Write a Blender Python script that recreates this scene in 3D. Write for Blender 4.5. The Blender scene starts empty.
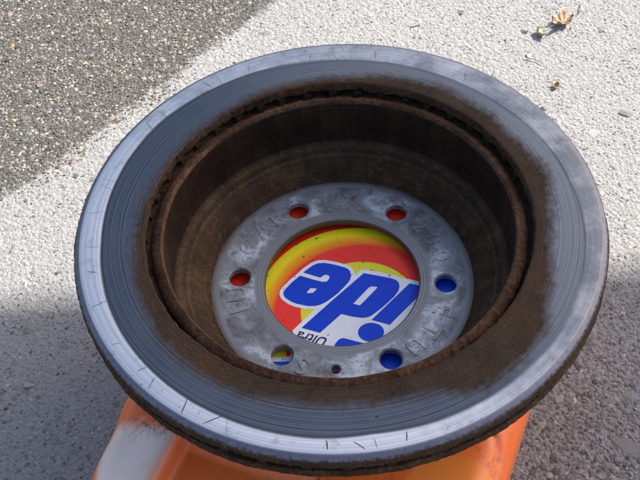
import bpy, bmesh, math, random
import numpy as np
from mathutils import Matrix, Vector
random.seed(7)
RNG = np.random.default_rng(11)
scene = bpy.context.scene
COL = scene.collection

# ------------------------------------------------------------------ camera
TOP = 0.189                      # height of the rotor's friction face above the pavement (m)
pitch, yaw, roll = math.radians(51.52), math.radians(-2.59), math.radians(-5.24)
fw = Vector((math.sin(yaw) * math.cos(pitch), math.cos(yaw) * math.cos(pitch), -math.sin(pitch)))
r0 = Vector((math.cos(yaw), -math.sin(yaw), 0)); u0 = r0.cross(fw)
rt = r0 * math.cos(roll) + u0 * math.sin(roll)
up = -r0 * math.sin(roll) + u0 * math.cos(roll)
cd = bpy.data.cameras.new('camera'); cam = bpy.data.objects.new('camera', cd); COL.objects.link(cam)
cam.matrix_world = Matrix(((rt.x, up.x, -fw.x, 0.0054), (rt.y, up.y, -fw.y, -0.3888),
                           (rt.z, up.z, -fw.z, 0.4666 + TOP), (0, 0, 0, 1)))
cd.sensor_width = 36.0; cd.lens = 978.7 / 640 * 36; cd.clip_start = 0.01; cd.clip_end = 500
scene.camera = cam
scene.render.resolution_x, scene.render.resolution_y = 1024, 768

# ------------------------------------------------------------------ daylight
SUN_EL, SUN_AZ = math.radians(38), math.radians(60)     # azimuth from +Y towards +X
world = bpy.data.worlds.new('World'); scene.world = world; world.use_nodes = True
wn = world.node_tree; bg = wn.nodes['Background']
sky = wn.nodes.new('ShaderNodeTexSky'); sky.sky_type = 'NISHITA'; sky.sun_disc = False
sky.sun_elevation = SUN_EL; sky.sun_rotation = SUN_AZ
sky.air_density = 1.0; sky.dust_density = 3.0; sky.ozone_density = 0.4
wn.links.new(sky.outputs[0], bg.inputs[0]); bg.inputs[1].default_value = 0.108
sd = bpy.data.lights.new('sun', 'SUN'); sun = bpy.data.objects.new('sun', sd); COL.objects.link(sun)
sd.energy = 5.0; sd.angle = math.radians(0.55); sd.color = (1.0, 0.95, 0.87)
SUN = Vector((math.cos(SUN_EL) * math.sin(SUN_AZ), math.cos(SUN_EL) * math.cos(SUN_AZ), math.sin(SUN_EL)))
sun.rotation_euler = SUN.to_track_quat('Z', 'Y').to_euler()
sun.location = (3, 2, 4)
scene.view_settings.view_transform = 'Standard'; scene.view_settings.look = 'None'
scene.view_settings.gamma = 1.0; scene.view_settings.use_curve_mapping = False
scene.view_settings.exposure = 1.2

# ------------------------------------------------------------------ helpers
def obj(name, me, parent=None, mats=()):
    o = bpy.data.objects.new(name, me); COL.objects.link(o)
    for m in mats:
        if m.name not in [x.name for x in me.materials if x]: me.materials.append(m)
    if parent: o.parent = parent
    return o

def tag(o, label=None, cat=None, group=None, kind=None):
    for k, v in (('label', label), ('category', cat), ('group', group), ('kind', kind)):
        if v: o[k] = v
    return o

def empty(name, loc):
    o = bpy.data.objects.new(name, None); COL.objects.link(o); o.location = loc
    o.empty_display_size = 0.02
    return o

def mesh(name, verts, faces, smooth=True, sharp=None):
    me = bpy.data.meshes.new(name); me.from_pydata([tuple(v) for v in verts], [], faces); me.update()
    if smooth: me.shade_smooth()
    if sharp: me.set_sharp_from_angle(angle=math.radians(sharp))
    return me

MM = 0.001
def lathe(name, R, Z, closed=True, matidx=None, sharp=35):
    """R, Z: arrays [profile, segment] in mm."""
    K, N = R.shape
    t = np.arange(N) * 2 * np.pi / N
    V = np.stack([R * np.cos(t) * MM, R * np.sin(t) * MM, Z * MM], -1).reshape(-1, 3)
    F, mi = [], []
    for k in range(K if closed else K - 1):
        k2 = (k + 1) % K
        for j in range(N):
            j2 = (j + 1) % N
            F.append((k * N + j, k * N + j2, k2 * N + j2, k2 * N + j))
            mi.append(0 if matidx is None else matidx[k])
    me = bpy.data.meshes.new(name); me.from_pydata(V.tolist(), [], F); me.update()
    me.polygons.foreach_set('material_index', mi)
    me.shade_smooth()
    if sharp: me.set_sharp_from_angle(angle=math.radians(sharp))
    return me

def fillpoly(loops, z, me_name, smooth=False):
    bm = bmesh.new(); E = []
    for L in loops:
        vs = [bm.verts.new((x * MM, y * MM, z * MM)) for x, y in L]
        for i in range(len(vs)): E.append(bm.edges.new((vs[i], vs[(i + 1) % len(vs)])))
    bmesh.ops.triangle_fill(bm, edges=E, use_beauty=True, use_dissolve=False)
    for f in bm.faces:
        if f.normal.z < 0: f.normal_flip()
    me = bpy.data.meshes.new(me_name); bm.to_mesh(me); bm.free()
    return me

def circ(cx, cy, r, n): return [(cx + r * math.cos(i * 2 * math.pi / n), cy + r * math.sin(i * 2 * math.pi / n)) for i in range(n)]

def smooth_noise(N, scale, amp):
    x = RNG.normal(size=N); k = max(1, int(scale))
    ker = np.hanning(2 * k + 1) if k > 1 else np.ones(1); ker /= np.sqrt((ker ** 2).sum())
    xx = np.concatenate([x[-2 * k:], x, x[:2 * k]])
    return amp * np.convolve(xx, ker, 'same')[2 * k:2 * k + N]

# ------------------------------------------------------------------ materials
class Mat:
    def __init__(s, name):
        s.m = bpy.data.materials.new(name); s.m.use_nodes = True
        s.n = s.m.node_tree.nodes; s.l = s.m.node_tree.links
        s.b = s.n['Principled BSDF']
    def node(s, t, **kw):
        n = s.n.new(t)
        for k, v in kw.items(): setattr(n, k, v)
        return n
    def lk(s, a, b): s.l.new(a, b)
    def put(s, sock, v):
        if hasattr(v, 'links'): s.lk(v, sock)
        elif isinstance(v, (tuple, list)) and len(v) == 3 and sock.type == 'RGBA': sock.default_value = (*v, 1)
        else: sock.default_value = v
    def coord(s): return s.node('ShaderNodeTexCoord').outputs['Object']
    def math(s, op, a, b=0.0, c=None, clamp=False):
        n = s.node('ShaderNodeMath', operation=op, use_clamp=clamp)
        s.put(n.inputs[0], a); s.put(n.inputs[1], b)
        if c is not None: s.put(n.inputs[2], c)
        return n.outputs[0]
    def noise(s, vec, scale, detail=4, rough=.55, dim='3D', w=None, dist=0.0):
        n = s.node('ShaderNodeTexNoise', noise_dimensions=dim)
        if dim != '1D' and vec is not None: s.lk(vec, n.inputs['Vector'])
        if w is not None: s.put(n.inputs['W'], w)
        n.inputs['Scale'].default_value = scale; n.inputs['Detail'].default_value = detail
        n.inputs['Roughness'].default_value = rough; n.inputs['Distortion'].default_value = dist
        return n.outputs[0]
    def voro(s, vec, scale, feature='F1', out='Distance'):
        n = s.node('ShaderNodeTexVoronoi', feature=feature); s.lk(vec, n.inputs['Vector']); n.inputs['Scale'].default_value = scale
        return n.outputs[out]
    def ramp(s, fac, stops, interp='LINEAR'):
        n = s.node('ShaderNodeValToRGB'); cr = n.color_ramp; cr.interpolation = interp
        while len(cr.elements) < len(stops): cr.elements.new(0.5)
        for e, (p, c) in zip(cr.elements, stops):
            e.position = p; e.color = (*c, 1) if len(c) == 3 else c
        s.put(n.inputs[0], fac); return n.outputs[0]
    def rng(s, v, a, b, lo=0.0, hi=1.0, smooth=False):
        n = s.node('ShaderNodeMapRange'); n.clamp = True
        if smooth: n.interpolation_type = 'SMOOTHSTEP'
        s.put(n.inputs[0], v)
        for i, q in enumerate((a, b, lo, hi)): s.put(n.inputs[i + 1], q)
        return n.outputs[0]
    def mix(s, f, a, b, mode='MIX'):
        n = s.node('ShaderNodeMix', data_type='RGBA', blend_type=mode)
        s.put(n.inputs[0], f); s.put(n.inputs[6], a); s.put(n.inputs[7], b); return n.outputs[2]
    def mixf(s, f, a, b):
        n = s.node('ShaderNodeMix', data_type='FLOAT'); s.put(n.inputs[0], f); s.put(n.inputs[2], a); s.put(n.inputs[3], b); return n.outputs[0]
    def bump(s, h, dist, strength=1.0, base=None):
        n = s.node('ShaderNodeBump'); n.inputs['Strength'].default_value = strength; n.inputs['Distance'].default_value = dist
        s.lk(h, n.inputs['Height'])
        if base is not None: s.lk(base, n.inputs['Normal'])
        return n.outputs[0]
    def attr(s, name, out='Fac'):
        n = s.node('ShaderNodeAttribute'); n.attribute_name = name; return n.outputs[out]
    def set(s, **kw):
        for k, v in kw.items(): s.put(s.b.inputs[k.replace('_', ' ')], v)
        return s.m

def radius(M, co):
    x = M.node('ShaderNodeSeparateXYZ'); M.lk(co, x.inputs[0])
    r = M.math('SQRT', M.math('ADD', M.math('MULTIPLY', x.outputs[0], x.outputs[0]), M.math('MULTIPLY', x.outputs[1], x.outputs[1])))
    return M.math('MULTIPLY', r, 1000.0), x.outputs[2]      # mm

def mat_rust(name, c0, c1, c2, scale=220, rough=.85, bumpd=.0006, speck=None):
    M = Mat(name); co = M.coord()
    n1 = M.noise(co, scale, 8, .65); n2 = M.noise(co, scale * .12, 4, .6)
    f = M.math('ADD', M.math('MULTIPLY', n1, .6), M.math('MULTIPLY', n2, .4))
    c = M.ramp(f, [(.32, c0), (.5, c1), (.68, c2)])
    if speck:
        v = M.noise(co, 420, 2, .5); k = M.rng(v, .63, .72)
        k = M.math('MULTIPLY', k, M.rng(M.noise(co, 60, 3), .42, .62)); c = M.mix(k, c, speck)
    h = M.math('ADD', n1, M.math('MULTIPLY', M.noise(co, scale * 4, 3), .35))
    return M.set(Base_Color=c, Roughness=rough, Normal=M.bump(h, bumpd, .9), Specular_IOR_Level=.15)

RUST_LIP = mat_rust('rust_lip', (.025, .01, .005), (.085, .04, .022), (.19, .105, .062), 420, .75, .0004)
RUST_EDGE = mat_rust('rust_edge', (.012, .006, .004), (.06, .031, .017), (.15, .085, .048), 350, .85, .001)
RUST_DEEP = mat_rust('rust_vane', (.008, .005, .004), (.035, .02, .014), (.085, .05, .032), 320, .9, .001)
def mat_drum(name, c0, c1, c2, rough, speck=None):
    """machined and rusted inside of the drum: streaks running round and down the wall."""
    M = Mat(name); co = M.coord(); r, z = radius(M, co)
    zz = M.math('MULTIPLY', z, 1000.0)
    rings = M.noise(None, .55, 5, .7, '1D', zz)
    mp = M.node('ShaderNodeMapping'); mp.inputs['Scale'].default_value = (1, 1, .12); M.lk(co, mp.inputs['Vector'])
    runs = M.noise(mp.outputs[0], 95, 5, .65); g = M.noise(co, 520, 6, .7); b = M.noise(co, 30, 4, .6)
    f = M.math('ADD', M.math('ADD', M.math('MULTIPLY', rings, .25), M.math('MULTIPLY', runs, .3)), M.math('ADD', M.math('MULTIPLY', g, .25), M.math('MULTIPLY', b, .2)))
    c = M.ramp(f, [(.36, c0), (.5, c1), (.62, c2)])
    if speck:
        k = M.math('MULTIPLY', M.rng(M.noise(co, 330, 4, .6), .56, .7), M.rng(M.noise(co, 45, 3), .4, .65)); c = M.mix(k, c, speck)
    h = M.math('ADD', M.math('MULTIPLY', rings, .5), M.math('ADD', g, M.math('MULTIPLY', runs, .5)))
    return M.set(Base_Color=c, Roughness=M.rng(b, .3, .7, rough - .1, rough + .12), Normal=M.bump(h, .0005, .8), Specular_IOR_Level=.22)
DRUM_WALL = mat_drum('drum_wall', (.004, .002, .0012), (.017, .008, .004), (.052, .026, .0125), .48)
DRUM_FILLET = mat_drum('drum_fillet', (.009, .0045, .0022), (.05, .026, .012), (.125, .07, .033), .7, (.15, .088, .042))

def mat_friction():
    M = Mat('worn_cast_iron'); co = M.coord(); r, z = radius(M, co)
    rustr = M.attr('rust_radius'); bandr = M.attr('band_radius'); sheen = M.attr('sky_sheen')
    ring = M.noise(None, .9, 6, .75, '1D', M.math('ADD', r, M.math('MULTIPLY', M.noise(co, 6, 2), .8)))
    fine = M.noise(None, 4.2, 3, .6, '1D', r)
    blot = M.noise(co, 28, 5, .6); grit = M.noise(co, 420, 6, .7)
    rr = M.math('ADD', ring, M.math('MULTIPLY', M.math('SUBTRACT', fine, .5), .7))
    slate = M.ramp(rr, [(.28, (.024, .031, .045)), (.5, (.066, .08, .11)), (.72, (.15, .175, .225))])
    slate = M.mix(M.math('MULTIPLY', M.rng(blot, .4, .7), .5), slate, (.105, .125, .16))
    slate = M.mix(M.rng(sheen, .85, .4, 0.0, .6), slate, M.mix(M.rng(rr, .3, .7), (.14, .15, .17), (.25, .26, .285)))
    bright = M.ramp(rr, [(.22, (.26, .27, .31)), (.42, (.52, .54, .59)), (.7, (.76, .78, .83))])
    stain = M.rng(M.noise(co, 55, 6, .7), .57, .66)
    bright = M.mix(M.math('MULTIPLY', stain, .5), bright, (.24, .23, .23))
    fleck = M.math('MULTIPLY', M.rng(M.noise(co, 260, 3, .6), .66, .72), .6)
    bright = M.mix(fleck, bright, (.06, .06, .07))
    dull = M.mix(.4, slate, (.17, .185, .215))
    pn = M.rng(M.math('ADD', sheen, M.math('MULTIPLY', M.math('SUBTRACT', M.noise(co, 40, 6, .7), .5), 1.1)), .3, .95)  # band dimmed by angle: uneven sky reflection painted into the colour
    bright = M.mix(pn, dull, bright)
    mb = M.rng(M.math('SUBTRACT', r, M.math('ADD', bandr, M.math('MULTIPLY', M.math('SUBTRACT', blot, .5), 1.4))), -.9, 1.1)
    metal = M.mix(mb, slate, bright)
    gv = M.math('ABSOLUTE', M.math('ADD', M.math('SUBTRACT', r, bandr), .7))
    metal = M.mix(M.math('MULTIPLY', M.rng(gv, 1.5, .3), M.rng(sheen, .4, 1.0, .08, .7)), metal, (.04, .046, .06))
    mbev = M.rng(r, 159.6, 161.2)
    bev = M.mix(M.rng(grit, .35, .7), (.19, .19, .235), (.135, .13, .16))
    metal = M.mix(mbev, metal, bev)
    # rust creeping outwards from the inner edge
    edge = M.math('ADD', rustr, M.math('ADD', M.math('MULTIPLY', M.math('SUBTRACT', M.noise(co, 60, 6, .62), .5), 8.0),
                                       M.math('MULTIPLY', M.math('SUBTRACT', M.noise(co, 240, 6, .7), .5), 9.0)))
    mr = M.rng(M.math('SUBTRACT', edge, r), -1.5, 6.5)
    spots = M.rng(M.noise(co, 95, 3, .5), .71, .74)
    mr = M.math('MAXIMUM', mr, M.math('MULTIPLY', spots, M.rng(r, 146, 142)))
    fing = M.noise(co, 1100, 4, .7)
    rc = M.ramp(M.math('ADD', M.math('ADD', M.math('MULTIPLY', grit, .3), M.math('MULTIPLY', fing, .4)), M.math('MULTIPLY', M.noise(co, 45, 6, .65), .3)),
                [(.33, (.02, .012, .007)), (.46, (.062, .036, .021)), (.56, (.105, .066, .041)), (.68, (.2, .135, .09))])
    lowr = M.noise(co, 16, 5, .65)
    rc = M.mix(M.math('MULTIPLY', M.rng(lowr, .48, .64), .6), rc, M.mix(M.rng(fing, .35, .65), (.075, .034, .013), (.2, .1, .045)))
    rc = M.mix(M.math('MULTIPLY', M.rng(M.noise(co, 150, 6, .7), .54, .66), .65), rc, (.026, .018, .013))
    rc = M.mix(M.math('MULTIPLY', M.rng(M.math('ADD', r, M.math('MULTIPLY', lowr, 6)), 127.5, 123.5), .55), rc, (.05, .026, .013))
    rc = M.mix(M.math('MULTIPLY', M.rng(rr, .62, .38), .55), rc, (.028, .018, .012))
    rc = M.mix(1.0, rc, (.74, .72, .7), 'MULTIPLY')
    # rust on the outer rim
    mo = M.rng(M.math('ADD', r, M.math('MULTIPLY', M.math('SUBTRACT', grit, .5), 4.0)), 163.0, 164.3)
    m = M.math('MAXIMUM', mr, mo)
    h = M.math('ADD', M.math('MULTIPLY', rr, .35), M.math('MULTIPLY', M.math('MULTIPLY', M.math('SUBTRACT', M.math('ADD', grit, fing), 1.0), m), .55))
    tan = M.node('ShaderNodeTangent', direction_type='RADIAL', axis='Z')
    M.set(Base_Color=M.mix(m, metal, rc), Metallic=M.mixf(m, .78, 0.0),
          Roughness=M.mixf(m, M.mixf(mb, M.rng(blot, .3, .7, .4, .5), M.rng(blot, .3, .7, .3, .42)), .85),
          Normal=M.bump(h, .00045, .8), Anisotropic=M.mixf(m, .55, 0.0), Specular_IOR_Level=M.mixf(m, .4, .2))
    M.lk(tan.outputs[0], M.b.inputs['Tangent'])
    return M.m
FRICTION = mat_friction()

def mat_hub(name='blotchy_hub_iron', worn=0.0):
    M = Mat(name); co = M.coord(); r, z = radius(M, co)
    n = M.noise(co, 48, 6, .6, dist=.5); g = M.noise(co, 500, 5, .7)
    c = M.ramp(n, [(.3, (.12, .122, .128)), (.45, (.225, .23, .24)), (.54, (.31, .32, .34)), (.64, (.56, .58, .62))])
    c = M.mix(M.math('MULTIPLY', M.rng(M.noise(co, 120, 5, .65), .55, .7), .7), c, (.08, .078, .078))
    if worn: c = M.mix(M.math('MULTIPLY', M.rng(M.noise(co, 90, 4), .3, .6), worn), c, (.5, .51, .54))
    c = M.mix(M.math('MULTIPLY', M.rng(g, .52, .66), .55), c, (.06, .06, .065))
    ring = M.noise(None, 1.3, 4, .7, '1D', r)
    mring = M.math('MAXIMUM', M.rng(r, 60.5, 58.5), M.rng(r, 82, 84))
    c = M.mix(mring, c, M.ramp(ring, [(.3, (.13, .132, .14)), (.7, (.33, .34, .36))]))
    c = M.mix(M.math('MULTIPLY', M.rng(r, 53.6, 52.4), .8), c, (.11, .062, .04))
    c = M.mix(M.math('MULTIPLY', M.rng(M.math('ADD', r, M.math('MULTIPLY', n, 5)), 87.5, 90.5), .8), c, (.1, .07, .05))
    h = M.math('ADD', M.math('MULTIPLY', n, .8), M.math('ADD', M.math('MULTIPLY', g, .25), M.math('MULTIPLY', ring, .2)))
    return M.set(Base_Color=c, Metallic=.45, Roughness=M.rng(n, .3, .7, .62, .4), Normal=M.bump(h, .0006, .8))
HUB = mat_hub(); HUB_TOP = mat_hub('worn_cast_relief', .2)

def plain(name, c, rough=.5, metal=0.0, spec=.5, n=0.0, scale=80):
    M = Mat(name)
    if n:
        f = M.noise(M.coord(), scale, 5)
        c2 = M.mix(M.rng(f, .3, .7), tuple(x * (1 - n) for x in c), tuple(min(1, x * (1 + n)) for x in c))
        M.set(Base_Color=c2, Normal=M.bump(f, .0003, .4))
    else: M.set(Base_Color=c)
    return M.set(Roughness=rough, Metallic=metal, Specular_IOR_Level=spec)
SCORE = plain('score_dark', (.06, .062, .075), .6, .3)

# ------------------------------------------------------------------ pavement
# boundary of the darker asphalt patch: points (mm) on the pavement
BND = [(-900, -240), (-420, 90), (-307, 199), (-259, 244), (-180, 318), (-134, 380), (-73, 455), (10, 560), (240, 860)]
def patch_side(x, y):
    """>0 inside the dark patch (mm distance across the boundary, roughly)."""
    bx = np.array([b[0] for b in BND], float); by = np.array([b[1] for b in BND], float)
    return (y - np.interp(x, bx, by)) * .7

def mat_ground():
    M = Mat('weathered_pavement'); co = M.coord()
    x = M.node('ShaderNodeSeparateXYZ'); M.lk(co, x.inputs[0])
    n = M.noise(co, 700, 5, .7); b = M.noise(co, 9, 5, .6)
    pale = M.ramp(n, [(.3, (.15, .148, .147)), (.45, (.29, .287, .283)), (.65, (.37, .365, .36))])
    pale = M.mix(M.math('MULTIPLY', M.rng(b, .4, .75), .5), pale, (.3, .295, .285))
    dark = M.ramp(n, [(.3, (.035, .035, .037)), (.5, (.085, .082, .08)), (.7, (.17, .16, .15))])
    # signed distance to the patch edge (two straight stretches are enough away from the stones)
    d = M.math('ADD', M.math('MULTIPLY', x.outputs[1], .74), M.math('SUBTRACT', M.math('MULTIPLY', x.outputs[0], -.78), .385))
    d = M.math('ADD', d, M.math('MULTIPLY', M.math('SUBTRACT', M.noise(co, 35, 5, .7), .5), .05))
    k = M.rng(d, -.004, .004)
    v = M.voro(co, 260)
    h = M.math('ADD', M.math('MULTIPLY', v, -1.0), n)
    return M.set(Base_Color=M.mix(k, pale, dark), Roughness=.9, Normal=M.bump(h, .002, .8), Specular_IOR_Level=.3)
GROUND = mat_ground()
me = mesh('pavement', [(-60, -60, 0), (60, -60, 0), (60, 60, 0), (-60, 60, 0)], [(0, 1, 2, 3)], False)
pave = tag(obj('pavement', me, None, [GROUND]), 'weathered pale pavement of fine stones', None, None, 'structure')

def mat_stone():
    M = Mat('aggregate'); co = M.coord(); c = M.attr('tint', 'Color')
    n = M.noise(co, 900, 5, .7)
    c = M.mix(M.rng(n, .3, .7), M.mix(1.0, c, (.62, .61, .6), 'MULTIPLY'), M.mix(1.0, c, (1.12, 1.12, 1.12), 'MULTIPLY'))
    return M.set(Base_Color=c, Roughness=.82, Normal=M.bump(n, .0009, .7), Specular_IOR_Level=.35)
STONE = mat_stone()

def scatter(name, P, rad, flat, tint, seed):
    """one joined mesh of irregular little stones. P in mm."""
    rg = np.random.default_rng(seed)
    bm = bmesh.new(); bmesh.ops.create_icosphere(bm, subdivisions=1, radius=1.0)
    bv = np.array([v.co[:] for v in bm.verts]); bf = np.array([[v.index for v in f.verts] for f in bm.faces]); bm.free()
    n, m = len(P), len(bv)
    V = bv[None] * rg.uniform(.72, 1.28, (n, m, 1))
    sc = rad[:, None] * np.stack([rg.uniform(.75, 1.35, n), rg.uniform(.75, 1.35, n), flat], 1)
    V = V * sc[:, None]
    a = rg.uniform(0, 2 * np.pi, n); ca, sa = np.cos(a)[:, None], np.sin(a)[:, None]
    tl = rg.normal(0, .22, n)[:, None]
    x, y, z = V[..., 0], V[..., 1], V[..., 2]
    z2 = z + x * tl
    W = np.stack([x * ca - y * sa + P[:, 0:1], x * sa + y * ca + P[:, 1:2], z2 + P[:, 2:3]], -1) * MM
    F = (bf[None] + (np.arange(n) * m)[:, None, None]).reshape(-1, 3)
    me = bpy.data.meshes.new(name)
    me.vertices.add(n * m); me.vertices.foreach_set('co', W.reshape(-1))
    nf = len(F); me.loops.add(nf * 3); me.loops.foreach_set('vertex_index', F.reshape(-1).astype(np.int32))
    me.polygons.add(nf); me.polygons.foreach_set('loop_start', np.arange(0, nf * 3, 3, dtype=np.int32))
    me.update(calc_edges=True); me.shade_flat()
    at = me.color_attributes.new('tint', 'FLOAT_COLOR', 'POINT')
    c4 = np.concatenate([np.repeat(tint, m, 0), np.ones((n * m, 1))], 1)
    at.data.foreach_set('color', c4.reshape(-1).astype(np.float32))
    me.materials.append(STONE)
    o = bpy.data.objects.new(name, me); COL.objects.link(o)
    return o

def jitter_grid(x0, x1, y0, y1, s):
    gx, gy = np.meshgrid(np.arange(x0, x1, s), np.arange(y0, y1, s))
    g = np.stack([gx.ravel(), gy.ravel()], 1) + RNG.uniform(-.5, .5, (gx.size, 2)) * s * .95
    # keep what lies near the part of the pavement in view
    yy = (g[:, 1] + 130) / 690
    keep = (g[:, 0] > -300 - 120 * yy) & (g[:, 0] < 245 + 130 * yy)
    keep &= ~((np.hypot(g[:, 0] - 15, g[:, 1] + 10) < 70))
    return g[keep]

G = jitter_grid(-440, 400, -135, 560, 2.75)
wob = 14 * np.sin(G[:, 0] / 23) * np.sin(G[:, 1] / 31) + RNG.normal(0, 6, len(G))
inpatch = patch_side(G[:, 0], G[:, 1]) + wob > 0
def stones_pale(P):
    n = len(P); rg = RNG
    r = np.clip(rg.lognormal(.26, .36, n), .7, 4.0)
    big = rg.uniform(size=n) < .012; r[big] = rg.uniform(4, 7.5, big.sum())
    fl = rg.uniform(.3, .6, n); fl[big] *= .7
    v = np.clip(rg.normal(.3, .065, n), .08, .52)
    lowf = .5 + .5 * np.sin(P[:, 0] / 61 + 1.3 * np.sin(P[:, 1] / 47)) * np.sin(P[:, 1] / 53 + np.sin(P[:, 0] / 39))
    v *= .9 + .16 * lowf
    dk = rg.uniform(size=n) < .09; v[dk] *= .52
    warm = rg.normal(0, .025, n)
    t = np.stack([v * (1.0 + warm), v * .985, v * (.965 - warm)], 1)
    near = np.clip((120 - P[:, 1]) / 220, 0, 1) * np.clip((P[:, 0] + 150) / 300, .15, 1)
    r *= 1 + .3 * near
    z = .2 + .42 * near - r * fl + rg.normal(0, .17, n) + rg.exponential(.22, n) * near
    return np.c_[P, z], r, fl, t
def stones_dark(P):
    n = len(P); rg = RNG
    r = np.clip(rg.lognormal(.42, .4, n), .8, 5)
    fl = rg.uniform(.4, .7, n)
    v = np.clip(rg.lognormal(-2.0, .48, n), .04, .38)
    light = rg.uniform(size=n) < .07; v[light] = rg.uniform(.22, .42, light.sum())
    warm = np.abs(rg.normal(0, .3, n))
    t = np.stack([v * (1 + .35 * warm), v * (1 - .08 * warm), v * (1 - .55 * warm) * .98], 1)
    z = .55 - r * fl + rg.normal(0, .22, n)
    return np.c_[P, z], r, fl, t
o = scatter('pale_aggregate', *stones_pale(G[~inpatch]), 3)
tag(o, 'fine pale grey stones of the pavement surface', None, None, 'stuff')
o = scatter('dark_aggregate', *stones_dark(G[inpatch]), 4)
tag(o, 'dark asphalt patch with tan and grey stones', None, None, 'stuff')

# ------------------------------------------------------------------ detergent jug lying on its face
UA, VA = np.array([.917, -.40]), np.array([-.40, -.917])       # across the jug / towards its neck
def uv(u, v): return u * UA + v * VA
JZ = 112.0                                                       # upper face of the jug above the pavement (mm)

def mat_jug():
    M = Mat('orange_plastic'); co = M.coord()
    n = M.noise(co, 30, 5, .6); g = M.noise(co, 240, 6, .7)
    c = M.mix(M.rng(n, .3, .7), (.97, .165, .03), (.99, .215, .045))
    dirt = M.math('MULTIPLY', M.rng(g, .5, .62), M.rng(M.noise(co, 22, 4, .6), .5, .64))
    c = M.mix(M.math('MULTIPLY', dirt, .5), c, (.12, .06, .03))
    c = M.mix(M.attr('pale_sheen'), c, M.mix(M.rng(n, .3, .7), (.93, .67, .55), (.97, .76, .66)))
    c = M.mix(M.math('MULTIPLY', M.attr('grime_groove'), M.rng(g, .45, .62, 0.0, .8)), c, (.05, .035, .025))
    c = M.mix(M.attr('sun_print'), c, (.99, .27, .045))
    return M.set(Base_Color=c, Roughness=M.rng(n, .3, .7, .3, .42), Normal=M.bump(n, .0008, .3), Specular_IOR_Level=.5,
                 Subsurface_Weight=.25, Subsurface_Radius=(.012, .004, .001), Subsurface_Scale=1.0)
JUG = mat_jug()

def sstep(a, b, x):
    t = np.clip((x - a) / (b - a), 0, 1); return t * t * (3 - 2 * t)

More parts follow.
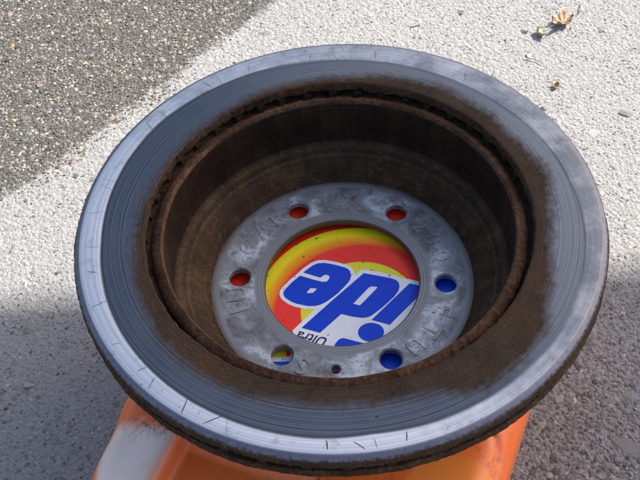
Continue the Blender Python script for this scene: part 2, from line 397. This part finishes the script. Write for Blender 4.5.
def build_jug():
    root = empty('detergent_jug', (0, 0, 0))
    tag(root, 'orange plastic detergent jug lying flat under the brake rotor', 'jug')
    N, C = 360, (17.0, 40.0); hu, hv = 123.0, 166.0
    th = np.arange(N) * 2 * np.pi / N
    ex = 9.0
    rad = ((np.abs(np.cos(th)) / hu) ** ex + (np.abs(np.sin(th)) / hv) ** ex) ** (-1 / ex)
    prof = []                                                    # (inset from outline, z)
    for s in np.linspace(0, 1, 90)[1:]:
        prof.append(('top', s))
    rings = []
    E = 24.0
    for s in np.concatenate([np.linspace(.02, .93, 110)]):
        rings.append((s * (rad - E), np.full(N, JZ)))
    for a in np.linspace(0, math.pi / 2, 12):
        rings.append((rad - E + E * math.sin(a), np.full(N, JZ - E * (1 - math.cos(a)))))
    for z in (70, 50, 32): rings.append((rad.copy(), np.full(N, z)))
    for a in np.linspace(0, math.pi / 2, 7)[1:]:
        rings.append((rad - 22 * (1 - math.cos(a)), np.full(N, 22 - 22 * math.sin(a) + .4)))
    rings.append((rad * .02, np.full(N, 2.0)))
    V = []; sc = []; gr = []; pr = []
    for k, (r, z) in enumerate(rings):
        u = C[0] + r * np.cos(th); v = C[1] + r * np.sin(th)
        z = z.copy(); upm = z > 60
        # hollow beside the grip
        rec = sstep(118, 142, v) * sstep(-60, -48, u) * (1 - sstep(22, 44, u))
        z = np.where(upm, z - 15 * rec, z)
        # grip slopes away towards the outside
        z = np.where(upm, z - 9 * sstep(122, 150, v) * (1 - sstep(-92, -60, u)), z)
        # raised panel with a groove round it near the other edge
        qx = np.abs(u - 85) - 20; qy = np.abs(v - 125) - 37
        d = np.hypot(np.maximum(qx, 0), np.maximum(qy, 0)) + np.minimum(np.maximum(qx, qy), 0) - 28
        z = np.where(upm, z - 2.6 * np.exp(-(d / 1.5) ** 2), z)
        xy = np.outer(u, UA) + np.outer(v, VA)
        V.append(np.c_[xy, z])
        s1 = sstep(136, 142, v + .12 * (u + 80)) * sstep(-103.5, -98.5, u - .5 * np.maximum(0, v - 165)) * (1 - sstep(-62, -54, u))  # pale sheen on the grip, painted into the plastic's colour
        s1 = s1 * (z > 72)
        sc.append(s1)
        gr.append(np.exp(-((v + .12 * (u + 80) - 138) / 6.0) ** 2) * sstep(-100, -84, u) * (1 - sstep(-62, -44, u)) * upm + .6 * np.exp(-(d / 1.4) ** 2) * upm)  # dirt along the pale edge, plus a dark line following the groove
        e = np.hypot((xy[:, 0] - 58) / 30, (xy[:, 1] + 153) / 26)
        pr.append((1 - sstep(.96, 1.01, e)) * upm)
    V = np.concatenate(V) * MM; K = len(rings)
    F = [(k * N + j, k * N + (j + 1) % N, (k + 1) * N + (j + 1) % N, (k + 1) * N + j) for k in range(K - 1) for j in range(N)]
    F = [f[::-1] for f in F]
    F.append(tuple(range(N)))
    me = mesh('body', V.tolist(), F)
    bm = bmesh.new(); bm.from_mesh(me); bmesh.ops.recalc_face_normals(bm, faces=bm.faces); bm.to_mesh(me); bm.free()
    for nm, dat in (('pale_sheen', sc), ('grime_groove', gr), ('sun_print', pr)):
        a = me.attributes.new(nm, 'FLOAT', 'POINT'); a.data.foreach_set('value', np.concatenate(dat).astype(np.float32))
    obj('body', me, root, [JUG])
    # neck and cap at the near end
    for nm, prof, m in (('neck', [(0, 0), (21, 0), (21, 14), (24, 14), (24, 18), (21, 18), (21, 30), (0, 30)], JUG),
                        ('cap', [(0, 24), (30, 24), (31, 26), (31, 62), (28, 66), (0, 66)], plain('cap_plastic', (.72, .1, .02), .4))):
        n = 48; pts = []
        for r, h in prof:
            for j in range(n):
                a = j * 2 * math.pi / n
                rr = r * (1 + (.02 if nm == 'cap' and 26 <= h <= 62 and j % 2 else 0))
                c = uv(62 + rr * math.cos(a), 204 + h); pts.append((c[0] * MM, c[1] * MM, (58 + rr * math.sin(a)) * MM))
        K2 = len(prof)
        F2 = [(k * n + j, k * n + (j + 1) % n, (k + 1) * n + (j + 1) % n, (k + 1) * n + j) for k in range(K2 - 1) for j in range(n)]
        obj(nm, mesh(nm, pts, F2, True, 40), root, [m])
    return root
jug = build_jug()

# printed label on the jug's upper face
def mat_label():
    M = Mat('bullseye_print'); co = M.coord()
    x = M.node('ShaderNodeSeparateXYZ'); M.lk(co, x.inputs[0])
    def dist(cx, cy):
        dx = M.math('SUBTRACT', M.math('MULTIPLY', x.outputs[0], 1000.0), cx); dy = M.math('SUBTRACT', M.math('MULTIPLY', x.outputs[1], 1000.0), cy)
        return M.math('SQRT', M.math('ADD', M.math('MULTIPLY', dx, dx), M.math('MULTIPLY', dy, dy)))
    dA = M.math('SUBTRACT', dist(8.1, -15.7), 67.5); dB = M.math('SUBTRACT', dist(12.6, -23.7), 61.6)
    dC = M.math('SUBTRACT', dist(11.6, -18.8), 40.2)
    t = M.math('DIVIDE', dB, M.math('MAXIMUM', M.math('SUBTRACT', dB, dA), .01))
    yel = M.ramp(t, [(0.0, (1.0, .22, .01)), (.3, (1.0, .42, .01)), (.55, (.98, .74, .01)), (1.0, (.88, .82, .012))])
    red = (1.0, .045, .03)
    c = M.mix(M.rng(dA, -.3, .3), yel, (.8, .03, .012))
    c = M.mix(M.rng(dB, .3, -2.6, smooth=True), c, red)
    iy = M.ramp(M.rng(dC, -16, 0), [(0.0, (.85, .8, .55)), (.45, (.95, .8, .06)), (1.0, (.88, .82, .02))])
    c = M.mix(M.rng(dC, .3, -.3), c, iy)
    g = M.noise(co, 260, 4, .6); c = M.mix(M.math('MULTIPLY', M.rng(g, .66, .69), .85), c, (.03, .025, .02))
    return M.set(Base_Color=c, Roughness=.42, Specular_IOR_Level=.25)
def printmat(name, c):
    M = Mat(name); co = M.coord(); g = M.noise(co, 230, 4, .6)
    b = M.noise(co, 40, 4)
    cc = M.mix(M.rng(b, .35, .7), c, tuple(x * .88 for x in c))
    cc = M.mix(M.math('MULTIPLY', M.rng(g, .68, .71), .85), cc, (.03, .025, .02))
    return M.set(Base_Color=cc, Roughness=.42, Specular_IOR_Level=.25)
BLUE = printmat('blue_print', (.004, .06, .66)); WHITE = printmat('white_print', (.95, .95, .95)); NAVY = printmat('navy_print', (.02, .02, .12))

Lu0, Lu1, Lv0, Lv1, rr_ = -84, 92, -84, 82, 16
lab = []
for (cu, cv, a0) in ((Lu1 - rr_, Lv1 - rr_, 0), (Lu0 + rr_, Lv1 - rr_, 90), (Lu0 + rr_, Lv0 + rr_, 180), (Lu1 - rr_, Lv0 + rr_, 270)):
    for a in np.linspace(a0, a0 + 90, 9): lab.append(tuple(uv(cu + rr_ * math.cos(math.radians(a)), cv + rr_ * math.sin(math.radians(a)))))
label = obj('label', fillpoly([lab], JZ + .12, 'label'), jug, [mat_label()])

E_OUT = [(-26.5, 14.8), (-23.3, 17.6), (-19.9, 20.3), (-17.7, 21.4), (-15.5, 22.1), (-11.2, 22.0), (-4.3, 20.0), (2.6, 17.1), (4.7, 15.6), (5.9, 13.6), (6.6, 9.9), (5.5, 6.2), (4.1, 4.0), (1.9, 1.2), (-3.5, -4.7), (-8.7, -9.0), (-11.3, -10.9), (-13.9, -12.3), (-16.4, -13.4), (-19.0, -13.8), (-24.0, -13.5), (-31.6, -11.1), (-35.0, -9.2), (-37.5, -7.1), (-39.2, -5.5), (-40.0, -3.9), (-40.4, -2.1), (-40.0, -0.2), (-38.7, 1.8), (-34.0, 7.3), (-28.7, 12.3), (-20.2, 8.5), (-13.4, 5.9), (-10.8, 5.9), (-9.5, 7.0), (-8.3, 9.3), (-8.9, 11.1), (-10.4, 11.8), (-11.9, 11.6), (-13.4, 10.7), (-14.6, 9.5), (-21.0, 12.3)]
E_HOLE = [(-24.2, -2.1), (-21.6, 1.2), (-17.6, 0.6), (-17.8, -0.4), (-20.0, -2.8), (-23.7, -3.0)]
D_OUT = [(15.3, 11.4), (24.3, 8.7), (33.8, 5.7), (36.6, 4.3), (37.9, 3.0), (38.8, 0.9), (38.8, -1.8), (37.8, -5.2), (34.6, -9.7), (26.4, -17.7), (20.5, -22.5), (18.5, -23.9), (16.6, -24.8), (14.2, -25.3), (11.9, -25.3), (6.3, -24.1), (-1.5, -21.4), (-16.2, -35.4), (-28.3, -30.7), (-7.0, -9.7)]
D_HOLE = [(6.8, -13.6), (18.0, -1.0), (19.5, -0.1), (23.5, -0.7), (23.7, -1.6), (12.0, -14.5), (11.0, -15.3)]
I_STEM = [(45.9, 0.7), (57.4, -3.6), (30.1, -32.1), (18.3, -27.4)]
I_DOT = [(17.4 + 8.6 * math.cos(a), -37 + 7.3 * math.sin(a)) for a in np.linspace(0, 2 * math.pi, 29)[:-1]]
T_OUT = [(-6.6, -44.7), (-4.4, -41.8), (-2.8, -40.8), (-0.7, -40.5), (8.6, -44.0), (21.0, -48.4), (28.1, -51.0), (53.0, -22.1), (65.2, 6.8), (86.7, 0.9), (74.1, -23.1), (54.6, -53.1), (49.7, -71.4), (33.3, -74.7), (-10.3, -58.2)]
W_OUT = [(-34.3, -32.4), (-17.7, -14.8), (-5, -4), (13.6, 14.2), (16.5, 14.6), (28, 11), (37, 8), (41, 5.4), (46, 4.2), (60, -1), (70, 8), (90, 4), (78, -24), (58, -54), (52, -76), (33, -79), (-2, -66), (-23, -64), (-54, -62), (-54, -52.5), (-36, -52.2), (-33, -38)]
def offset(P, d):
    n = len(P); A = sum(P[i][0] * P[(i + 1) % n][1] - P[(i + 1) % n][0] * P[i][1] for i in range(n)); s = 1 if A > 0 else -1
    out = []
    for i in range(n):
        a, b, c = Vector(P[i - 1]), Vector(P[i]), Vector(P[(i + 1) % n])
        e1, e2 = (b - a).normalized(), (c - b).normalized()
        n1, n2 = Vector((e1.y, -e1.x)) * s, Vector((e2.y, -e2.x)) * s
        m = (n1 + n2).normalized(); k = d / max(.55, m.dot(n1)); out.append((b.x + m.x * k, b.y + m.y * k))
    return out
E_SIL = E_OUT[:31]                                              # outline without the mouth of the letter
obj('white_outline', fillpoly([W_OUT], JZ + .2, 'white_outline'), label, [WHITE])
YELLOW = printmat('yellow_print', (.92, .78, .03))
obj('print_bar', fillpoly([[(-54, -52.4), (-54, -38), (-38.5, -38), (-38.5, -52.2)]], JZ + .3, 'print_bar'), label, [YELLOW])
obj('print_bar', fillpoly([[(-52, -55.6), (-33, -56.2), (-33, -59), (-52, -59)]], JZ + .34, 'print_bar'), label, [BLUE])
obj('white_outline', fillpoly([offset(E_SIL, 2.6)], JZ + .26, 'white_outline'), label, [WHITE])
for loops in ([E_OUT, E_HOLE], [D_OUT, D_HOLE], [I_STEM, ], [I_DOT, ], [T_OUT, ]):
    nm = 'letter_dot' if loops[0] is I_DOT else 'letter'
    obj(nm, fillpoly(loops, JZ + (.38 if loops[0] is I_DOT else .34), nm), label, [BLUE])

def text_mesh(s, size, extrude=0.0, shear=0.0, align='CENTER'):
    cu = bpy.data.curves.new('txt', 'FONT'); cu.body = s; cu.size = size; cu.extrude = extrude; cu.shear = shear
    cu.align_x = align; cu.align_y = 'CENTER'; cu.offset = size * .012 if size > .0102 else 0.0; cu.resolution_u = 5
    if extrude > .0001: cu.bevel_depth = extrude * .45; cu.bevel_resolution = 2
    o = bpy.data.objects.new('txt', cu); COL.objects.link(o)
    dg = bpy.context.evaluated_depsgraph_get(); dg.update()
    me = bpy.data.meshes.new_from_object(o.evaluated_get(dg)); bpy.data.objects.remove(o); bpy.data.curves.remove(cu)
    return me
ul = obj('lettering', text_mesh('Ultra', .0105, 0, .25), label, [NAVY])
ul.matrix_local = Matrix.Translation(((-21.2) * MM, (-39.6) * MM, (JZ + .36) * MM)) @ Matrix.Rotation(math.radians(180 - 20), 4, 'Z') @ Matrix.Scale(.95, 4)

# ------------------------------------------------------------------ brake rotor
rotor = empty('brake_rotor', (0, 0, JZ * MM + .0005))
tag(rotor, 'rusty vented brake rotor with worn shiny rim, resting on the orange jug', 'brake rotor')
Z0 = 189.0 - JZ - .5                                            # friction face in the rotor's own frame (mm)
N = 900
TH = np.degrees(np.arange(N) * 2 * np.pi / N)
def ang(table):
    t = sorted(table); a = np.array([x[0] for x in t], float); r = np.array([x[1] for x in t], float)
    return np.interp(TH, np.r_[a[-1] - 360, a, a[0] + 360], np.r_[r[-1], r, r[0]])
rust_r = ang([(185, 127), (85, 127.5), (258, 132.1), (277, 132.7), (291, 136), (295, 142.5), (299, 146.5), (310, 147.6), (323, 145), (330, 137), (347, 129.5), (13, 136.8), (27, 131), (38, 133), (56, 134), (205, 130.5), (219, 134), (234, 135), (245, 136), (166, 124.4), (138, 123.2), (117, 125)]) + 2.6
band_r = ang([(250, 151.5), (263, 151.8), (275, 150.5), (288, 151.9), (184, 147.1), (87, 144.5), (348, 149.8), (323, 152), (303, 152.2), (11, 147), (37, 144), (60, 143.5), (141, 149.5), (204, 149)])

one = np.ones(N)
P = []          # profile rings of the upper plate, going outwards over the top, then back below
n_in = smooth_noise(N, 2, .16) + smooth_noise(N, 9, .2)
P.append((120.6 * one + n_in, (Z0 - 7.0) * one + smooth_noise(N, 4, .5)))
P.append((120.3 * one + n_in, (Z0 - 3.5) * one))
P.append((120.5 * one + n_in, (Z0 - .9) * one))
P.append((121.3 * one + n_in * .5, (Z0 - .25) * one))
for r in np.linspace(122.2, 143.5, 24): P.append((r * one, (Z0 - .25) * one + smooth_noise(N, 3, .05) * (r < 135)))
for d in (-1.0, -.5, -.15): P.append((band_r + d, (Z0 - .3) * one))
for d in (.4, 1.6): P.append((band_r + d, (Z0 - .1) * one if d < 1 else Z0 * one))
for f in (.3, .6): P.append((band_r + 1.6 + (159.2 - band_r - 1.6) * f, Z0 * one))
P.append((159.2 * one, Z0 * one))
rim = smooth_noise(N, 2, .1) + smooth_noise(N, 14, .16)
for a in np.linspace(.15, 1, 7):
    q = a * math.pi / 2
    P.append((159.2 + 5.6 * math.sin(q) + rim * (a > .7), Z0 - 5.2 * (1 - math.cos(q)) * one))
P.append((165.0 + rim + smooth_noise(N, 1, .12), (Z0 - 7.2) * one))
P.append((164.2 + rim + smooth_noise(N, 1, .3), (Z0 - 9.2) * one + smooth_noise(N, 3, .25)))
P.append((150 * one, (Z0 - 9.0) * one))
R = np.array([p[0] for p in P]); Z = np.array([p[1] for p in P])
K = len(P)
mi = [1 if (k < 2) else (1 if k >= K - 3 else 0) for k in range(K)]
me = lathe('friction_plate', R, Z, True, mi)
sky_sheen = ang([(0, .3), (20, .36), (45, .5), (70, .56), (90, .6), (120, .78), (150, .95), (180, 1.1), (225, 1.1), (250, 1.05), (278, 1.0), (298, .8), (320, .48), (345, .32)])  # sky reflection round the ring, painted as brightness by angle
for nm, dat in (('rust_radius', rust_r), ('band_radius', band_r), ('sky_sheen', sky_sheen)):
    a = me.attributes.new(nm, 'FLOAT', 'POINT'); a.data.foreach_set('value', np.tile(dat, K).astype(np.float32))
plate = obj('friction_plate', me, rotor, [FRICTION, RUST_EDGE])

# lower plate, joined to the hat
rim2 = smooth_noise(N, 2, .14) + smooth_noise(N, 12, .2)
prof = [(115.5, -13.2, 0), (150, -13.0, 0), (164.2, -13.0, 1), (165, -14.5, 1), (165, -18.2, 1), (163.6, -19.8, 1), (115.5, -20.4, 0)]
R = np.array([p[0] + rim2 * p[2] for p in prof]); Z = np.array([(Z0 + p[1]) * one for p in prof])
obj('backing_plate', lathe('backing_plate', R, Z, True), rotor, [RUST_EDGE])

# cooling vanes between the plates
NV = 44
vm = None
def vane_mesh():
    bm = bmesh.new(); pts = []
    rs = np.linspace(120.6, 164.0, 5)
    for r in rs:
        w = 2.5 + (.7 if r in (rs[0], rs[-1]) else 0) * 0
        for (dy, dz) in ((-w, -8.8), (w, -8.8), (w * 1.05, -13.2), (-w * 1.05, -13.2)):
            pts.append(bm.verts.new((r * MM, dy * MM, (Z0 + dz) * MM)))
    for i in range(4):
        for j in range(4):
            bm.faces.new((pts[i * 4 + j], pts[i * 4 + (j + 1) % 4], pts[i * 4 + 4 + (j + 1) % 4], pts[i * 4 + 4 + j]))
    bm.faces.new(pts[0:4]); bm.faces.new(pts[16:20])
    bmesh.ops.recalc_face_normals(bm, faces=bm.faces)
    me = bpy.data.meshes.new('vane'); bm.to_mesh(me); bm.free(); me.materials.append(RUST_DEEP); return me
vm = vane_mesh()
for i in range(NV):
    v = obj('vane', vm, rotor); v.rotation_euler.z = 2 * math.pi * (i + random.uniform(-.07, .07)) / NV

# score marks across the shiny band (angle, radius) - (angle, radius)
SC = [((87, 149.5), (85, 142.9)), ((89, 150.6), (88, 144.1)), ((78, 155.8), (77, 145.5)), ((95, 153.9), (95.6, 145.1)), ((125, 158.1), (124, 149.9)), ((121, 156.8), (121.4, 146.9)), ((144, 157.1), (145, 149)), ((139, 155.3), (140, 149)), ((164, 157.4), (165, 147.9)), ((166, 157.1), (167.2, 148)), ((175, 157.1), (174.4, 148.9)), ((185, 156.1), (185.4, 147.6)), ((202, 158.3), (201.6, 149)), ((222, 156), (222.6, 150.6)), ((227, 159.1), (226, 151.3)), ((236, 159.5), (235, 150.7)), ((241, 158.8), (243.6, 150.2)), ((246, 159), (244.6, 149.5)), ((53, 155.4), (51, 147.2)), ((51, 147.4), (52.4, 154.9)), ((266, 158.1), (265.6, 152.6)), ((271, 153.9), (273, 158.7)), ((275, 153.2), (275.4, 158.8)), ((20, 157.5), (19, 150)), ((33, 157), (32, 147)), ((290, 158), (289, 153.5)), ((281, 158), (281.6, 152.6)), ((192, 156), (193, 150.5)), ((340, 156), (339, 151)), ((213, 157.5), (213.5, 153)), ((112, 155), (113, 148))]
for (a0, r0_), (a1, r1_) in SC:
    m = 7; L, Rr = [], []; w = random.choice((.1, .14, .2, .36)) * random.uniform(.8, 1.2); off = 0
    for i in range(m):
        t = i / (m - 1); off += random.gauss(0, .11)
        r = r0_ + (r1_ - r0_) * t; a = math.radians(a0 + (a1 - a0) * t) + off / r
        ww = w * (.35 + .65 * math.sin(math.pi * min(1, .12 + .8 * t))) / r
        L.append((r * math.cos(a - ww) * MM, r * math.sin(a - ww) * MM, (Z0 + .05) * MM)); Rr.append((r * math.cos(a + ww) * MM, r * math.sin(a + ww) * MM, (Z0 + .05) * MM))
    obj('score_mark', mesh('score_mark', L + Rr, [(i, i + 1, m + i + 1, m + i) for i in range(m - 1)]), plate, [SCORE])

# hat: lip, drum wall and the hollow down to the hub
lipn = smooth_noise(N, 2, .18) + smooth_noise(N, 10, .2); lz = smooth_noise(N, 3, .25)
prof = [(117.6, -21.0, .3, 0), (117.7, -11.4, .8, .6), (117.0, -9.6, 1, 1), (114.6, -8.3, .6, .8), (112.4, -7.3, .4, .6), (111.4, -7.0, .5, .4), (110.6, -7.8, .4, .3), (110.0, -9.6, .2, 0),
        (109.7, -13, .05, 0), (109.6, -30, 0, 0), (109.5, -45.5, 0, 0), (108.6, -47.0, .3, .2), (106.3, -48.6, .2, .1), (103, -50.6, .1, 0), (99.4, -53.4, .1, 0), (96, -57, .1, 0),
        (93, -61.2, .1, 0), (90.6, -65.4, .1, 0), (89.3, -67.1, 0, 0), (88.2, -67.5, 0, 0)]
ringsR = [p[0] + lipn * p[2] for p in prof]; ringsZ = [(Z0 + p[1]) * one + lz * p[3] for p in prof]
# outside back up
for r, z in ((88.2, -72.3), (90, -75.9), (97, -75.9), (108, -72), (115, -63), (116.9, -50)):
    ringsR.append(r * one); ringsZ.append((Z0 + z) * one)
K = len(ringsR); mi = []
for k in range(K): mi.append(3 if k < 1 else (0 if k < 7 else (1 if k < 10 else (2 if k < 18 else 3))))
hat = obj('hat', lathe('hat', np.array(ringsR), np.array(ringsZ), True, mi, 50), rotor, [RUST_LIP, DRUM_WALL, DRUM_FILLET, RUST_EDGE])

# hub flange with the centre bore, six bolt holes and one small threaded hole
LUG = [(174.2 + 60 * i) for i in range(6)]
holes = [(0, 0, 52.0, 128, .9)] + [(69.85 * math.cos(math.radians(a)), 69.85 * math.sin(math.radians(a)), 7.1, 32, 1.0) for a in LUG]
holes.append((69.4 * math.cos(math.radians(264.5)), 69.4 * math.sin(math.radians(264.5)), 3.0, 20, .8))
zt, zb_ = Z0 - 67.5, Z0 - 72.3
bm = bmesh.new(); top_e, bot_e = [], []
def loop(L, z): return [bm.verts.new((x * MM, y * MM, z * MM)) for x, y in L]
def ring_edges(vs): return [bm.edges.get((vs[i], vs[(i + 1) % len(vs)])) or bm.edges.new((vs[i], vs[(i + 1) % len(vs)])) for i in range(len(vs))]
def bridge(a, b):
    for i in range(len(a)): bm.faces.new((a[i], a[(i + 1) % len(a)], b[(i + 1) % len(a)], b[i]))
oT, oB = loop(circ(0, 0, 88.3, 180), zt), loop(circ(0, 0, 88.3, 180), zb_)
bridge(oT, oB); top_e += ring_edges(oT); bot_e += ring_edges(oB)
for cx, cy, r, n, ch in holes:
    a, b, c = loop(circ(cx, cy, r + ch, n), zt), loop(circ(cx, cy, r, n), zt - ch), loop(circ(cx, cy, r, n), zb_)
    bridge(b, a); bridge(c, b); top_e += ring_edges(a); bot_e += ring_edges(c)
bmesh.ops.triangle_fill(bm, edges=top_e, use_beauty=True); bmesh.ops.triangle_fill(bm, edges=bot_e, use_beauty=True)
bmesh.ops.recalc_face_normals(bm, faces=bm.faces)
me = bpy.data.meshes.new('hub_flange'); bm.to_mesh(me); bm.free(); me.shade_smooth(); me.set_sharp_from_angle(angle=math.radians(25))
flange = obj('hub_flange', me, rotor, [HUB])
# raised cast characters round the flange
for ch, a, size in (('I', 196.5, 15), ('U', 185.5, 15), ('C', 152.5, 15), ('A', 139, 15), ('R', 127.5, 13), ('T', 97.5, 14), ('X', 83.5, 14), ('2', 37, 14), ('0', 25.5, 14), ('0', 13, 14), ('E', 336, 14), ('T', 322, 14), ('U', 309, 13), ('M', 255.5, 7), ('S', 247, 14)):
    me = text_mesh(ch, size * MM * 1.25, .00032 if size > 9 else .00008)
    me.materials.clear(); me.materials.append(HUB_TOP)
    R_ = 70.5 if size > 9 else 66
    me.transform(Matrix.Rotation(math.radians(a), 4, 'Z') @ Matrix.Translation((R_ * MM, 0, (zt + .06) * MM)) @ Matrix.Rotation(-math.pi / 2, 4, 'Z'))
    obj('cast_character', me, flange)
# ring-shaped cast emblem
em = lathe('cast_emblem', np.array([[4.9] * 40, [5.3] * 40, [6.2] * 40, [6.6] * 40]), np.array([[0] * 40, [.2] * 40, [.2] * 40, [0] * 40], float), False)
a = math.radians(69); em.transform(Matrix.Translation((72.5 * math.cos(a) * MM, 72.5 * math.sin(a) * MM, zt * MM)))
obj('cast_emblem', em, flange, [HUB_TOP])
rm = text_mesh('R', .0085, .0002); rm.materials.clear(); rm.materials.append(HUB_TOP)
rm.transform(Matrix.Translation((72.5 * math.cos(a) * MM, 72.5 * math.sin(a) * MM, (zt + .06) * MM)) @ Matrix.Rotation(a - math.pi / 2, 4, 'Z'))
obj('cast_character', rm, flange)

# ------------------------------------------------------------------ dry leaves and bits lying on the pavement
def mat_leaf(name, c0, c1):
    M = Mat(name); co = M.coord(); n = M.noise(co, 260, 5, .6)
    return M.set(Base_Color=M.ramp(n, [(.35, c0), (.65, c1)]), Roughness=.75, Normal=M.bump(n, .0006, .6))
LEAF = mat_leaf('dry_leaf', (.22, .12, .06), (.52, .38, .24)); LEAF2 = mat_leaf('dry_bract', (.4, .28, .14), (.68, .55, .34))
TWIG = mat_leaf('twig_bark', (.14, .08, .045), (.3, .2, .12))
def leaf(label_, loc, size, rot, lobes, curl, m, seed, tilt=0.0):
    rg = random.Random(seed); n = 60; V = []; K = 8
    for s in range(2):
        for k in range(K):
            f = (k + .02) / (K - 1)
            for j in range(n):
                a = 2 * math.pi * j / n
                rad_ = (.62 + .38 * abs(math.cos(a * lobes / 2)) ** 1.4) * (1 + .09 * math.sin(5 * a + seed) + .05 * math.sin(17 * a))
                rad_ *= 1.25 if abs(a - math.pi) < .01 else 1
                x, y = f * rad_ * math.cos(a) * size, f * rad_ * .72 * math.sin(a) * size
                z = curl * size * ((y / size) ** 2 * 1.6 + .45 * (x / size) ** 2 + .16 * f * f * math.sin(3 * a + seed) + .07 * f * math.sin(9 * a))
                V.append((x, y, z + (.00025 if s == 0 else 0) + .0012))
    F = []
    for s in range(2):
        b = s * K * n
        for k in range(K - 1):
            for j in range(n):
                q = (b + k * n + j, b + (k + 1) * n + j, b + (k + 1) * n + (j + 1) % n, b + k * n + (j + 1) % n)
                F.append(q if s == 0 else q[::-1])
        F.append(tuple(range(b, b + n))[::-1] if s == 0 else tuple(range(b, b + n)))
    for j in range(n):
        a0, a1 = (K - 1) * n + j, (K - 1) * n + (j + 1) % n
        F.append((a1, a0, a0 + K * n, a1 + K * n))
    root = empty('dry_leaf', loc); root.rotation_euler = (tilt, 0, rot)
    tag(root, label_, 'leaf', 'dry leaves on the pavement')
    obj('blade', mesh('blade', V, F), root, [m])
    # stalk
    S = []
    for i in range(5):
        t = i / 4
        for j in range(6):
            a = j * math.pi / 3; rr = .00045 * (1 - .3 * t)
            S.append((-size * (.5 + .95 * t), rr * math.cos(a) + size * .12 * math.sin(t * 2), .0016 + rr * math.sin(a) + curl * size * .12 * t))
    obj('stalk', mesh('stalk', S, [(i * 6 + j, i * 6 + (j + 1) % 6, i * 6 + 6 + (j + 1) % 6, i * 6 + 6 + j) for i in range(4) for j in range(6)]), root, [TWIG])
    return root
leaf('curled tan leaf, the largest, on the sunlit pavement beyond the rotor', (.236, .394, .0), .0135, .5, 5, .95, LEAF, 3)
leaf('small pale upright leaf scrap casting a dark shadow, beside the largest leaf', (.207, .378, .001), .0065, 1.9, 2, 1.3, LEAF2, 5, .9)
leaf('tiny brown leaf scrap on the sunlit pavement nearest the rotor', (.212, .303, .0), .0045, 2.7, 3, .9, LEAF, 9)

def twig(label_, p, q, r, seed):
    rg = random.Random(seed); V = []; n = 9
    d = Vector((q[0] - p[0], q[1] - p[1], 0)); nrm = Vector((-d.y, d.x, 0)).normalized()
    o = empty('twig', (p[0], p[1], 0)); tag(o, label_, 'twig')
    for i in range(n):
        t = i / (n - 1); off = math.sin(t * 3) * .08 * d.length + rg.gauss(0, .0003)
        for j in range(7):
            a = j * 2 * math.pi / 7; rr = r * (1 - .5 * t)
            c = d * t + nrm * (off + rr * math.cos(a)); V.append((c.x, c.y, .0014 + rr * 1.0 + rr * math.sin(a)))
    F = [(i * 7 + j, i * 7 + (j + 1) % 7, i * 7 + 7 + (j + 1) % 7, i * 7 + 7 + j) for i in range(n - 1) for j in range(7)]
    F += [tuple(range(7))[::-1], tuple(range((n - 1) * 7, n * 7))]
    obj('stem', mesh('stem', V, F), o, [TWIG])
twig('short brown twig lying beyond the largest leaf', (.256, .408), (.261, .424), .0006, 2)
twig('thin curved dark twig on the sunlit pavement nearer the rotor', (.19, .345), (.205, .334), .0005, 4)

# ------------------------------------------------------------------ added canopy, unseen to the right, put in to shade the rotor
def box(name, parent, c, s, m):
    bm = bmesh.new(); bmesh.ops.create_cube(bm, size=1.0)
    for v in bm.verts: v.co = Vector((v.co.x * s[0] + c[0], v.co.y * s[1] + c[1], v.co.z * s[2] + c[2]))
    bmesh.ops.bevel(bm, geom=bm.edges[:], offset=.006, segments=2, affect='EDGES')
    me = bpy.data.meshes.new(name); bm.to_mesh(me); bm.free()
    return obj(name, me, parent, [m])
H = 2.3; sh = H / math.tan(SUN_EL); sx, sy = sh * math.sin(SUN_AZ), sh * math.cos(SUN_AZ)
can = empty('added_shade_canopy', (sx, sy - .42, 0)); tag(can, 'added unseen canopy on posts, put in to shade the rotor', 'canopy')
ADDED_CLOTH = plain('added_canopy_cloth', (.35, .33, .3), .9, n=.2, scale=12); ADDED_POST = plain('added_post_metal', (.3, .3, .31), .5, .6, n=.2)
box('added_shade_panel', can, (0, 0, H), (1.9, 1.0, .03), ADDED_CLOTH)
for a, b in ((-1, -1), (1, -1), (1, 1)):
    box('added_canopy_post', can, (a * .9, b * .45, H / 2 - .01), (.05, .05, H - .02), ADDED_POST)

scene.render.engine = 'CYCLES'
